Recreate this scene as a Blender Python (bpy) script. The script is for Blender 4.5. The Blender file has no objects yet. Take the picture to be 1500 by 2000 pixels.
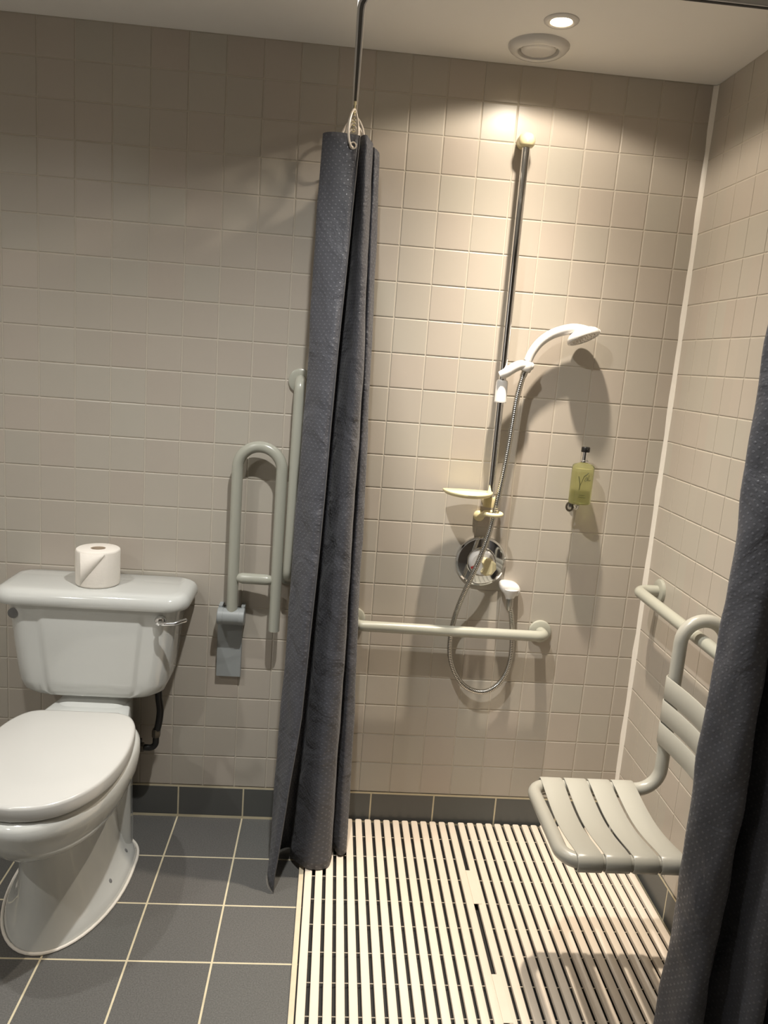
import bpy, bmesh, math, random
from mathutils import Vector, Matrix
random.seed(7)
scene = bpy.context.scene
COL = scene.collection
pi = math.pi

# ------------------------------------------------------------------ materials
def lin(c):
    return tuple((v/255/12.92 if v/255 <= .04045 else ((v/255+.055)/1.055)**2.4) for v in c)

class NT:
    def __init__(s, name):
        s.m = bpy.data.materials.new(name); s.m.use_nodes = True
        s.t = s.m.node_tree; s.b = s.t.nodes['Principled BSDF']
    def n(s, kind, **kw):
        n = s.t.nodes.new(kind)
        for k, v in kw.items():
            if k.startswith('i_'):
                n.inputs[int(k[2:])].default_value = v
            else: setattr(n, k, v)
        return n
    def l(s, a, b): s.t.links.new(a, b)
    def math(s, op, a, b=None, c=None):
        n = s.n('ShaderNodeMath', operation=op)
        for i, v in enumerate((a, b, c)):
            if v is None: continue
            if isinstance(v, (int, float)): n.inputs[i].default_value = v
            else: s.l(v, n.inputs[i])
        return n.outputs[0]
    def set(s, **kw):
        for k, v in kw.items(): s.b.inputs[k.replace('_', ' ')].default_value = v

def mat(name, rgb, rough=.4, metal=0., noise=0., nscale=40., bump=0., coat=0., spec=.5):
    t = NT(name); c = lin(rgb)
    t.set(Base_Color=(*c, 1), Roughness=rough, Metallic=metal)
    t.b.inputs['Coat Weight'].default_value = coat
    t.b.inputs['Coat Roughness'].default_value = .06
    t.b.inputs['Specular IOR Level'].default_value = spec
    if noise or bump:
        tc = t.n('ShaderNodeTexCoord')
        nz = t.n('ShaderNodeTexNoise'); nz.inputs['Scale'].default_value = nscale; nz.inputs['Detail'].default_value = 4
        t.l(tc.outputs['Object'], nz.inputs['Vector'])
        if noise:
            mx = t.n('ShaderNodeMix', data_type='RGBA')
            mx.inputs[6].default_value = (*[v*(1-noise) for v in c], 1)
            mx.inputs[7].default_value = (*[min(1, v*(1+noise)) for v in c], 1)
            t.l(nz.outputs['Fac'], mx.inputs[0]); t.l(mx.outputs[2], t.b.inputs['Base Color'])
        if bump:
            bp = t.n('ShaderNodeBump'); bp.inputs['Strength'].default_value = .5; bp.inputs['Distance'].default_value = bump
            t.l(nz.outputs['Fac'], bp.inputs['Height']); t.l(bp.outputs['Normal'], t.b.inputs['Normal'])
    return t.m

def tile_mat(name, rgb, rough, var, speck=0., sscale=300., pitch=.1, zp=.1, off=(0, 0, 0)):
    """ceramic: small change of tone from tile to tile, fine speckle, faint glaze wave"""
    t = NT(name); c = lin(rgb)
    g = t.n('ShaderNodeNewGeometry')
    sub = t.n('ShaderNodeVectorMath', operation='ADD'); sub.inputs[1].default_value = off
    t.l(g.outputs['Position'], sub.inputs[0])
    dv = t.n('ShaderNodeVectorMath', operation='DIVIDE'); dv.inputs[1].default_value = (pitch, pitch, zp)
    t.l(sub.outputs[0], dv.inputs[0])
    fl = t.n('ShaderNodeVectorMath', operation='FLOOR'); t.l(dv.outputs[0], fl.inputs[0])
    wn = t.n('ShaderNodeTexWhiteNoise'); t.l(fl.outputs[0], wn.inputs['Vector'])
    nz = t.n('ShaderNodeTexNoise'); nz.inputs['Scale'].default_value = sscale; nz.inputs['Detail'].default_value = 3
    t.l(g.outputs['Position'], nz.inputs['Vector'])
    nz2 = t.n('ShaderNodeTexNoise'); nz2.inputs['Scale'].default_value = 7; nz2.inputs['Detail'].default_value = 5
    t.l(g.outputs['Position'], nz2.inputs['Vector'])
    a = t.math('MULTIPLY_ADD', wn.outputs['Value'], var, 1-var/2)
    b = t.math('MULTIPLY_ADD', nz.outputs['Fac'], speck, 1-speck/2)
    e = t.math('MULTIPLY_ADD', nz2.outputs['Fac'], var, 1-var/2)
    f = t.math('MULTIPLY', t.math('MULTIPLY', a, b), e)
    hs = t.n('ShaderNodeMix', data_type='RGBA')
    hs.inputs[6].default_value = (c[0]*1.02, c[1]*.99, c[2]*.98, 1); hs.inputs[7].default_value = (c[0]*.98, c[1]*1.01, c[2]*1.0, 1)
    t.l(wn.outputs['Color'], hs.inputs[0])
    sc = t.n('ShaderNodeVectorMath', operation='SCALE')
    t.l(hs.outputs[2], sc.inputs[0]); t.l(f, sc.inputs['Scale'])
    t.l(sc.outputs[0], t.b.inputs['Base Color'])
    t.set(Roughness=rough)
    bp = t.n('ShaderNodeBump'); bp.inputs['Strength'].default_value = .15; bp.inputs['Distance'].default_value = .002
    t.l(nz2.outputs['Fac'], bp.inputs['Height']); t.l(bp.outputs['Normal'], t.b.inputs['Normal'])
    return t.m

def curtain_mat(name, rgb):
    """woven polyester with a small diamond grid of shiny dots; UV in metres along the cloth"""
    t = NT(name); c = lin(rgb)
    uv = t.n('ShaderNodeUVMap')
    sp = t.n('ShaderNodeSeparateXYZ'); t.l(uv.outputs[0], sp.inputs[0])
    P = .0175
    u = t.math('DIVIDE', t.math('ADD', sp.outputs[0], sp.outputs[1]), P)
    v = t.math('DIVIDE', t.math('SUBTRACT', sp.outputs[0], sp.outputs[1]), P)
    du = t.math('SUBTRACT', t.math('FRACT', u), .5); dv = t.math('SUBTRACT', t.math('FRACT', v), .5)
    r = t.math('SQRT', t.math('ADD', t.math('MULTIPLY', du, du), t.math('MULTIPLY', dv, dv)))
    mr = t.n('ShaderNodeMapRange', interpolation_type='SMOOTHSTEP'); mr.inputs[1].default_value = .26; mr.inputs[2].default_value = .12
    t.l(r, mr.inputs[0]); dot = mr.outputs[0]
    wv = t.n('ShaderNodeTexNoise'); wv.inputs['Scale'].default_value = 900; t.l(uv.outputs[0], wv.inputs['Vector'])
    wr = t.n('ShaderNodeTexNoise'); wr.inputs['Scale'].default_value = 9; wr.inputs['Detail'].default_value = 5; wr.inputs['Distortion'].default_value = .8
    t.l(uv.outputs[0], wr.inputs['Vector'])
    mx = t.n('ShaderNodeMix', data_type='RGBA')
    mx.inputs[6].default_value = (*c, 1); mx.inputs[7].default_value = (*[x*1.5 for x in c], 1)
    t.l(dot, mx.inputs[0]); t.l(mx.outputs[2], t.b.inputs['Base Color'])
    t.l(t.math('MULTIPLY_ADD', dot, -.30, .60), t.b.inputs['Roughness'])
    h = t.math('ADD', t.math('MULTIPLY', dot, .0007), t.math('ADD', t.math('MULTIPLY', wv.outputs['Fac'], .0003), t.math('MULTIPLY', wr.outputs['Fac'], .018)))
    bp = t.n('ShaderNodeBump'); bp.inputs['Strength'].default_value = .7; bp.inputs['Distance'].default_value = 1.
    t.l(h, bp.inputs['Height']); t.l(bp.outputs['Normal'], t.b.inputs['Normal'])
    t.b.inputs['Sheen Weight'].default_value = .08
    return t.m

def emit_mat(name, rgb, strength):
    t = NT(name); t.set(Base_Color=(*lin(rgb), 1))
    t.b.inputs['Emission Color'].default_value = (*lin(rgb), 1); t.b.inputs['Emission Strength'].default_value = strength
    return t.m

def glass_mat(name, rgb, rough=.08, trans=.9, ior=1.33):
    t = NT(name); t.set(Base_Color=(*lin(rgb), 1), Roughness=rough, IOR=ior)
    t.b.inputs['Transmission Weight'].default_value = trans
    return t.m

M_TILE = tile_mat('wall_tile_glaze', (182, 174, 163), .33, .035, .02, 200, .1, .09975, (0, .05, -.0147))
M_GROUT = mat('wall_grout', (193, 185, 171), .85, noise=.06, nscale=90)
M_FTILE = tile_mat('floor_tile_stone', (94, 93, 91), .5, .10, 1.3, 300, .206, .206, (-.5237, .2067, .1))
M_FGROUT = mat('floor_grout', (205, 194, 165), .9, noise=.15, nscale=30)
M_SKIRT = tile_mat('skirting_tile', (90, 91, 89), .45, .08, .2, 420, .206, 5., (-.5248, 0, 0))
M_CEIL = mat('ceiling_paint', (240, 237, 232), .8, noise=.02, nscale=8)
M_PAINT = mat('rear_wall_paint', (232, 228, 222), .8)
M_SEAL = mat('white_sealant', (232, 226, 216), .35, noise=.05, nscale=60)
M_STRIP = mat('threshold_strip', (212, 198, 172), .6, noise=.12, nscale=40)
M_CERAM = mat('white_ceramic', (202, 203, 199), .12, coat=.4)
M_SEATW = mat('white_seat_plastic', (194, 193, 189), .22, coat=.2)
M_DARKGAP = mat('dark_rubber', (35, 33, 31), .7)
M_CHROME = mat('chrome', (225, 225, 225), .07, metal=1)
M_STEEL = mat('hose_steel', (190, 188, 182), .24, metal=1)
M_ALU = mat('track_aluminium', (205, 204, 202), .35, metal=.55)
M_SLOT = mat('track_slot_dark', (40, 39, 38), .7)
M_RAIL = mat('grey_rail_nylon', (168, 168, 156), .27, coat=.15)
M_HINGE = mat('grey_hinge_plastic', (150, 154, 154), .38)
M_SEATG = mat('shower_seat_plastic', (172, 170, 160), .3, coat=.1)
M_WPLA = mat('white_plastic', (216, 213, 209), .25, coat=.2)
M_CREAM = mat('aged_cream_plastic', (222, 210, 168), .35, noise=.06, nscale=25)
M_RINGP = mat('ring_white_plastic', (228, 218, 205), .35)
M_CURT = curtain_mat('slate_curtain_cloth', (71, 72, 78))
M_HEM = mat('curtain_hem_edge', (84, 83, 84), .7)
M_PAPER = mat('toilet_paper', (238, 231, 221), .95, noise=.03, nscale=120, bump=.0012)
M_CARD = mat('brown_cardboard', (190, 172, 150), .9)
M_BLACK = mat('black_plastic', (22, 21, 21), .35)
M_BRASS = mat('dull_metal_nut', (96, 90, 80), .35, metal=.8)
M_SLAT = mat('mat_slat_plastic', (229, 216, 199), .45, noise=.05, nscale=18)
M_ROD = mat('mat_rod_plastic', (185, 175, 158), .6)
M_BOTTLE = glass_mat('green_bottle', (214, 216, 160), .05, .93, 1.36)
M_CLEAR = glass_mat('clear_collar', (235, 232, 222), .08, .8, 1.3)
M_INK = mat('dark_green_print', (44, 52, 26), .5)
M_RED = mat('red_mark', (170, 40, 45), .5)
M_GREYCAP = mat('grey_cap', (118, 118, 118), .4)
M_BULB = emit_mat('lit_bulb', (255, 226, 180), 26.)
M_BULBC = emit_mat('lit_bulb_neutral', (255, 236, 205), 18.)

# ------------------------------------------------------------------ mesh helpers
class MB:
    def __init__(s): s.v = []; s.f = []; s.mi = []; s.uv = {}
    def add(s, vs, fs, mi=0):
        o = len(s.v); s.v += [Vector(p) for p in vs]
        for f in fs: s.f.append(tuple(i+o for i in f)); s.mi.append(mi)
        return s

def empty(name, loc, label, cat, group=None):
    o = bpy.data.objects.new(name, None); COL.objects.link(o); o.location = loc
    o.empty_display_size = .05; o['label'] = label; o['category'] = cat
    if group: o['group'] = group
    return o

def wloc(o):
    p = Vector((0, 0, 0))
    while o: p += Vector(o.location); o = o.parent
    return p

def build(name, mb, mats, parent=None, loc=None, label=None, cat=None, group=None, kind=None, smooth=35, bevel=0):
    if not isinstance(mats, (list, tuple)): mats = [mats]
    if loc is None:
        if parent: loc = wloc(parent)
        else:
            xs = [v.x for v in mb.v]; ys = [v.y for v in mb.v]; zs = [v.z for v in mb.v]
            loc = Vector(((min(xs)+max(xs))/2, (min(ys)+max(ys))/2, min(zs)))
    loc = Vector(loc)
    me = bpy.data.meshes.new(name)
    me.from_pydata([tuple(v-loc) for v in mb.v], [], mb.f)
    for m in mats: me.materials.append(m)
    for p, mi in zip(me.polygons, mb.mi): p.material_index = mi
    if mb.uv:
        ul = me.uv_layers.new(name='UVMap')
        for lp in me.loops: ul.data[lp.index].uv = mb.uv[lp.vertex_index]
    bm = bmesh.new(); bm.from_mesh(me)
    if not mb.uv: bmesh.ops.recalc_face_normals(bm, faces=bm.faces)
    bm.to_mesh(me); bm.free()
    if smooth:
        me.shade_smooth(); me.set_sharp_from_angle(angle=math.radians(smooth))
    o = bpy.data.objects.new(name, me); COL.objects.link(o)
    if parent:
        o.parent = parent; o.location = loc-wloc(parent)
    else: o.location = loc
    if label: o['label'] = label
    if cat: o['category'] = cat
    if group: o['group'] = group
    if kind: o['kind'] = kind
    if bevel:
        b = o.modifiers.new('bevel', 'BEVEL'); b.width = bevel; b.segments = 2; b.limit_method = 'ANGLE'
    return o

def loft(rings, cap0=True, cap1=True, mb=None, mi=0, closed=True):
    mb = mb or MB(); n = len(rings[0]); vs = [p for r in rings for p in r]; fs = []
    for k in range(len(rings)-1):
        for i in range(n if closed else n-1):
            j = (i+1) % n
            fs.append((k*n+i, k*n+j, (k+1)*n+j, (k+1)*n+i))
    if cap0: fs.append(tuple(range(n))[::-1])
    if cap1: fs.append(tuple((len(rings)-1)*n+i for i in range(n)))
    return mb.add(vs, fs, mi)

def basis(a):
    a = Vector(a).normalized(); h = Vector((0, 0, 1)) if abs(a.z) < .9 else Vector((1, 0, 0))
    u = a.cross(h).normalized(); return u, a.cross(u).normalized(), a

def lathe(profile, c=(0, 0, 0), axis=(0, 0, 1), n=32, mb=None, mi=0, closed_profile=False):
    """profile [(radius, height along axis)]"""
    c = Vector(c); u, w, a = basis(axis); rings = []
    for r, h in profile:
        r = max(r, 1e-5)
        rings.append([c+a*h+(u*math.cos(2*pi*i/n)+w*math.sin(2*pi*i/n))*r for i in range(n)])
    if closed_profile: rings.append(rings[0])
    return loft(rings, not closed_profile, not closed_profile, mb, mi)

def fillet(pts, rad, seg=8):
    pts = [Vector(p) for p in pts]; out = [pts[0]]
    rad = rad if isinstance(rad, (list, tuple)) else [rad]*(len(pts)-2)
    for k in range(1, len(pts)-1):
        a, b, c = pts[k-1], pts[k], pts[k+1]; d1 = (a-b).normalized(); d2 = (c-b).normalized()
        ang = d1.angle(d2); 
        if ang > pi-.01: out.append(b); continue
        t = rad[k-1]/math.tan(ang/2); t = min(t, (a-b).length*.499, (c-b).length*.499); r = t*math.tan(ang/2)
        ce = b+(d1+d2).normalized()*(r/math.sin(ang/2)); p1 = b+d1*t; p2 = b+d2*t
        v1 = p1-ce; v2 = p2-ce; tot = v1.angle(v2); ax = v1.cross(v2).normalized()
        for s in range(seg+1): out.append(ce+Matrix.Rotation(tot*s/seg, 3, ax) @ v1)
    out.append(pts[-1]); return out

def catmull(pts, sub=8):
    pts = [Vector(p) for p in pts]; P = [pts[0]*2-pts[1]]+pts+[pts[-1]*2-pts[-2]]; out = []
    for k in range(1, len(P)-2):
        p0, p1, p2, p3 = P[k-1], P[k], P[k+1], P[k+2]
        for s in range(sub):
            t = s/sub
            out.append(.5*((2*p1)+(p2-p0)*t+(2*p0-5*p1+4*p2-p3)*t*t+(3*p1-p0-3*p2+p3)*t**3))
    out.append(pts[-1]); return out

def tube(path, r, n=16, mb=None, mi=0, caps=True, round_end=False):
    path = [Vector(p) for p in path]; N = len(path)
    rr = r if callable(r) else (lambda k: r)
    T = [(path[min(k+1, N-1)]-path[max(k-1, 0)]).normalized() for k in range(N)]
    u, w, _ = basis(T[0]); rings = []
    for k in range(N):
        u = (u-T[k]*u.dot(T[k])).normalized(); w = T[k].cross(u)
        rings.append([path[k]+(u*math.cos(2*pi*i/n)+w*math.sin(2*pi*i/n))*rr(k) for i in range(n)])
    if round_end:
        R = rr(N-1); c = path[-1]
        for s in range(1, 5):
            a = s/4*pi/2*.98
            rings.append([c+T[-1]*R*math.sin(a)*.8+(p-c)*math.cos(a) for p in rings[N-1]])
    return loft(rings, caps, caps, mb, mi)

def sweep_rect(path, hw, hh, mb=None, mi=0, zoff=0):
    """flat path at constant z, rectangular profile"""
    path = [Vector(p) for p in path]; N = len(path); rings = []
    for k in range(N):
        t = (path[min(k+1, N-1)]-path[max(k-1, 0)]).normalized(); s = t.cross(Vector((0, 0, 1))).normalized(); z = Vector((0, 0, 1))
        c = path[k]+z*zoff
        rings.append([c-s*hw-z*hh, c+s*hw-z*hh, c+s*hw+z*hh, c-s*hw+z*hh])
    return loft(rings, True, True, mb, mi)

def box(x0, x1, y0, y1, z0, z1, mb=None, mi=0):
    mb = mb or MB()
    return mb.add([(x0, y0, z0), (x1, y0, z0), (x1, y1, z0), (x0, y1, z0), (x0, y0, z1), (x1, y0, z1), (x1, y1, z1), (x0, y1, z1)],
                  [(0, 3, 2, 1), (4, 5, 6, 7), (0, 1, 5, 4), (1, 2, 6, 5), (2, 3, 7, 6), (3, 0, 4, 7)], mi)

def rrect(hw, hd, r, cx=0, cy=0, z=0, seg=6, rb=None):
    """rounded rectangle ring in plan; r rounds the front (-y) corners, rb the back ones"""
    rb = r if rb is None else rb; pts = []
    for (sx, sy, a0, q) in ((1, -1, -pi/2, r), (1, 1, 0, rb), (-1, 1, pi/2, rb), (-1, -1, pi, r)):
        q = max(min(q, hw, hd), 1e-4)
        for k in range(seg+1):
            a = a0+pi/2*k/seg
            pts.append(Vector((cx+sx*(hw-q)+q*math.cos(a), cy+sy*(hd-q)+q*math.sin(a), z)))
    return pts

def tiles(mapf, rects, depth=.0016, g=.0016, b=.002, mb=None):
    """bevelled tiles; mapf(u, v, d) -> world point, d = depth behind the face"""
    mb = mb or MB()
    for (u0, u1, v0, v1) in rects:
        if u1-u0 < .012 or v1-v0 < .012: continue
        vs = []
        for ins, d in ((g, depth), (g+.0003, .0006), (g+.0003+b*.45, .00014), (g+b, 0)):
            vs += [mapf(u0+ins, v0+ins, d), mapf(u1-ins, v0+ins, d), mapf(u1-ins, v1-ins, d), mapf(u0+ins, v1-ins, d)]
        fs = []
        for k in range(3):
            for i in range(4):
                j = (i+1) % 4; fs.append((k*4+i, k*4+j, (k+1)*4+j, (k+1)*4+i))
        fs.append((12, 13, 14, 15)); mb.add(vs, fs, 0)
    return mb

# ------------------------------------------------------------------ room
XL, XR, YF, ZC = -.85, 1.955, -3.1, 2.31
SK = .107                      # skirting height
ROW0, TH = 2.2092, .09975      # first grout line below the ceiling, tile module
rows = [ZC]+[ROW0-TH*j for j in range(0, 22)]; rows[-1] = SK+.0035
def cuts(lo, hi, off, p):
    k = math.ceil((lo-off)/p); c = [lo]
    while off+k*p < hi-1e-6:
        if off+k*p > lo+1e-6: c.append(off+k*p)
        k += 1
    return c+[hi]
def grid(cs, rs): return [(a, b, d, c) for a, b in zip(cs, cs[1:]) for c, d in zip(rs, rs[1:])]

def tiled_wall(name, mapf, lo, hi, off, tmat, back):
    mb = tiles(mapf, grid(cuts(lo, hi, off, .1), rows))
    a, b = (lo, hi); d = .0016
    mb.add([mapf(a, 0, d), mapf(b, 0, d), mapf(b, ZC, d), mapf(a, ZC, d)], [(0, 1, 2, 3)], 1)
    mb.add([mapf(a-.05, -.02, .08), mapf(b+.05, -.02, .08), mapf(b+.05, ZC+.02, .08), mapf(a-.05, ZC+.02, .08)], [(0, 1, 2, 3)], 1)
    return build(name, mb, [tmat, M_GROUT], kind='structure', smooth=0)
tiled_wall('wall_back', lambda u, v, d: (u, d, v), XL, XR, 0., M_TILE, 0)
tiled_wall('wall_right', lambda u, v, d: (XR+d, u, v), YF, 0., 0., M_TILE, 0)
build('wall_left', box(XL-.08, XL, YF, .0, 0, ZC), M_PAINT, kind='structure', smooth=0)
build('wall_front', box(XL, XR, YF-.08, YF, 0, ZC), mat('dark_rear_wall', (96, 88, 80), .6), kind='structure', smooth=0)
build('ceiling', box(XL-.1, XR+.1, YF-.1, .1, ZC, ZC+.08), M_CEIL, kind='structure', smooth=0)

fw, fx, fy = .206, .5237, -.2067
yc = [0.]+[fy-fw*k for k in range(0, 15) if fy-fw*k > YF]+[YF]; xc = cuts(XL, XR, fx, fw)
mb = tiles(lambda u, v, d: (u, v, -d*.6), [(a, b, d, c) for a, b in zip(xc, xc[1:]) for c, d in zip(yc, yc[1:])], g=.0022, b=.0012)
mb.add([(XL, YF, -.00045), (XR, YF, -.00045), (XR, 0, -.00045), (XL, 0, -.00045)], [(0, 1, 2, 3)], 1)
box(XL-.1, XR+.1, YF-.1, .1, -.1, -.02, mb, 1)
build('floor', mb, [M_FTILE, M_FGROUT], kind='structure', smooth=0)

def skirting(name, mapf, lo, hi, off):
    mb = tiles(mapf, [(a, b, .006, SK) for a, b in zip(cuts(lo, hi, off, fw), cuts(lo, hi, off, fw)[1:])], depth=.0015, g=.0018, b=.0015)
    a, b = lo, hi
    mb.add([mapf(a, 0, .0004), mapf(b, 0, .0004), mapf(b, SK+.004, .0004), mapf(a, SK+.004, .0004)], [(0, 1, 2, 3)], 1)
    return build(name, mb, [M_SKIRT, M_FGROUT], kind='structure', smooth=0)
skirting('baseboard_back', lambda u, v, d: (u, d-.0024, v), XL, XR-.003, .5248)
skirting('baseboard_right', lambda u, v, d: (XR+d-.0024, u, v), YF, -.003, -.435)
# sealant bead in the corner
mb = MB(); ring = []
for z in [SK*0+.004+i*(ZC-.006)/40 for i in range(41)]:
    w = .0105+.0012*math.sin(z*23)+.0008*math.sin(z*61)
    ring.append([Vector((XR, 0, z)), Vector((XR-w, 0, z)), Vector((XR-w*.62, -w*.30, z)), Vector((XR-w*.30, -w*.62, z)), Vector((XR, -w, z))])
build('trim_1', loft(ring), M_SEAL, kind='structure', smooth=60)
build('trim_2', box(.927, .9405, -1.05, -.003, 0, .012), M_STRIP, kind='structure', smooth=0, bevel=.0015)

# ------------------------------------------------------------------ ceiling fittings
def downlight(x, y, label, bulb):
    t = empty('downlight', (x, y, ZC), label, 'ceiling light', 'ceiling downlights')
    build('bezel', lathe([(.0255, .0), (.0265, -.004), (.031, -.0062), (.037, -.0055), (.0415, -.002), (.042, 0.)], (x, y, ZC), closed_profile=True), M_WPLA, t)
    build('bulb', lathe([(.0001, -.0006), (.015, -.0022), (.0225, -.0015), (.0245, -.0004)], (x, y, ZC)), bulb, t, label='glowing bulb')
    return t
L1 = (1.425, -.297); L2 = (.93, -.86); L3 = (0., -.84); L_FILL = (-.5, -2.0)  # the last one is an added fill lamp, out of view
downlight(*L1, 'round white downlight glowing on the ceiling beside the round vent', M_BULB)

vx, vy = 1.411, -.137
for p_, b_ in ((L2, 'round white downlight in the ceiling between the toilet and the shower'), (L3, 'round white downlight in the ceiling in front of the toilet'), (L_FILL, 'added fill downlight, out of view, in the ceiling at the far left of the room')):
    downlight(*p_, b_, M_BULBC)
t = empty('ceiling_vent', (vx, vy, ZC), 'round white extractor vent on the ceiling above the shower wall', 'vent')
build('outer_ring', lathe([(.050, 0), (.0505, -.008), (.053, -.0145), (.058, -.0175), (.065, -.0165), (.073, -.0105), (.0785, -.0035), (.079, 0)], (vx, vy, ZC), n=48, closed_profile=True), M_WPLA, t)
build('centre_disc', lathe([(.0001, -.0165), (.030, -.0158), (.041, -.0135), (.0445, -.0105), (.043, -.006), (.0001, -.005)], (vx, vy, ZC), n=40), M_WPLA, t)
build('centre_spindle', lathe([(.006, -.0055), (.006, 0.)], (vx, vy, ZC), n=12), M_WPLA, t)

# ------------------------------------------------------------------ curtain track
TZ = 2.122
tp = fillet([(.949, -.002, TZ), (.949, -.915, TZ), (XR-.002, -.915, TZ)], .17, 12)
t = empty('curtain_track', (.949, 0, TZ), 'slim grey metal curtain track bending round above the shower mat', 'curtain rail')
build('track_bar', sweep_rect(tp, .0075, .011), M_ALU, t, bevel=.0015)
build('runner_slot', sweep_rect([tp[0]+Vector((0, -.02, 0))]+tp[1:-1]+[tp[-1]-Vector((.02, 0, 0))], .0032, .0006, zoff=-.0112), M_SLOT, t, label='dark slot under the track')
build('wall_bracket', lathe([(.017, 0), (.017, .006), (.013, .009), (.0001, .0095)], (.949, -.0003, TZ), (0, -1, 0), 20), M_ALU, t)
build('wall_bracket', lathe([(.017, 0), (.017, .006), (.013, .009), (.0001, .0095)], (XR-.0003, -.915, TZ), (-1, 0, 0), 20), M_ALU, t)

def curtain_ring(x, y, rot, tilt, label, top=None, drop=.098):
    top = top or TZ-.0125
    r = empty('curtain_ring', (x, y, top), label, 'curtain ring', 'white rings on the curtain track')
    ca, sa = math.cos(rot), math.sin(rot)
    def P(a, w, h):   # loop in the plane turned by rot about z
        lx = w*math.sin(a)*(1-.35*math.cos(a)*-1*0); z = -.018-(drop-.018)/2*(1-math.cos(a))
        lx *= (.55+.45*math.sin(min(a, 2*pi-a)/2)); lx += tilt*(z+.018)
        return Vector((x+lx*ca, y+lx*sa, top+z))
    N = 30
    build('loop', tube([P(2*pi*k/N, .027, 0) for k in range(N)]+[P(0.001, .027, 0)], .0029, 8), M_RINGP, r)
    g = MB(); lathe([(.0001, .004), (.0035, .004), (.0035, -.006), (.0022, -.009), (.0022, -.014), (.0001, -.018)], (x, y, top), n=10, mb=g)
    tube([Vector((x, y, top-.016))+Vector((math.sin(a)*.0045*ca, math.sin(a)*.0045*sa, -.0045+.0045*math.cos(a))) for a in [2*pi*k/12 for k in range(13)]], .0014, 6, mb=g)
    build('glider', g, M_CREAM, r)
    return r
ring_lab = ['white ring nearest the front, threaded through the eyelet of the dark curtain', 'second white curtain ring from the front on the track',
            'third white curtain ring from the front on the track', 'fourth white curtain ring from the front on the track',
            'fifth white curtain ring from the front, bunched towards the wall', 'rearmost white curtain ring, closest to the tiled wall']
for k, (yy, rt, tl) in enumerate([(-.222, 1.05, .0), (-.165, -.25, -.10), (-.138, .3, .16), (-.108, .2, -.22), (-.078, -.4, .30), (-.05, .5, .05)]):
    curtain_ring(.949, yy, rt, tl, ring_lab[k], drop=[.106, .100, .104, .098, .102, .096][k])

# ------------------------------------------------------------------ curtains
def interp(tab, z):
    for (z0, v0), (z1, v1) in zip(tab, tab[1:]):
        if z <= z0 and z >= z1:
            t = (z0-z)/(z0-z1); return v0+(v1-v0)*t
    return tab[0][1] if z > tab[0][0] else tab[-1][1]

def make_curtain(ctrl, NZ=70, sub=9, wr=.0022, seed=1):
    """ctrl: list of dict(x=[(z, x)..], y=[(z, y)..], top, bot). Loft of smooth plan curves."""
    rnd = random.Random(seed); ph = [rnd.uniform(0, 6.28) for _ in range(8)]
    rows_ = []
    for k in range(NZ+1):
        s = k/NZ; pts = []
        for c in ctrl:
            z = c['top']+(c['bot']-c['top'])*s
            pts.append(Vector((interp(c['x'], z), interp(c['y'], z), z)))
        cv = catmull(pts, sub); out = []
        for i, p in enumerate(cv):
            a = i/(len(cv)-1)*len(ctrl)
            d = wr*(math.sin(9*p.z+2.1*a+ph[0])*.6+math.sin(23*p.z-3.3*a+ph[1])*.35+math.sin(47*p.z+5*a+ph[2])*.15)
            t = (cv[min(i+1, len(cv)-1)]-cv[max(i-1, 0)]); nrm = Vector((t.y, -t.x, 0))
            if nrm.length > 1e-6: p = p+nrm.normalized()*d
            out.append(p)
        rows_.append(out)
    mb = MB(); n = len(rows_[0]); vs = [p for r in rows_ for p in r]; fs = []
    for k in range(NZ):
        for i in range(n-1): fs.append((k*n+i, k*n+i+1, (k+1)*n+i+1, (k+1)*n+i))
    mb.add(vs, fs)
    mid = rows_[NZ//2]; s = [0]
    for a, b in zip(mid, mid[1:]): s.append(s[-1]+(b-a).length)
    for k in range(NZ+1):
        for i in range(n): mb.uv[k*n+i] = (s[i], rows_[k][i].z)
    return mb, rows_

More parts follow.
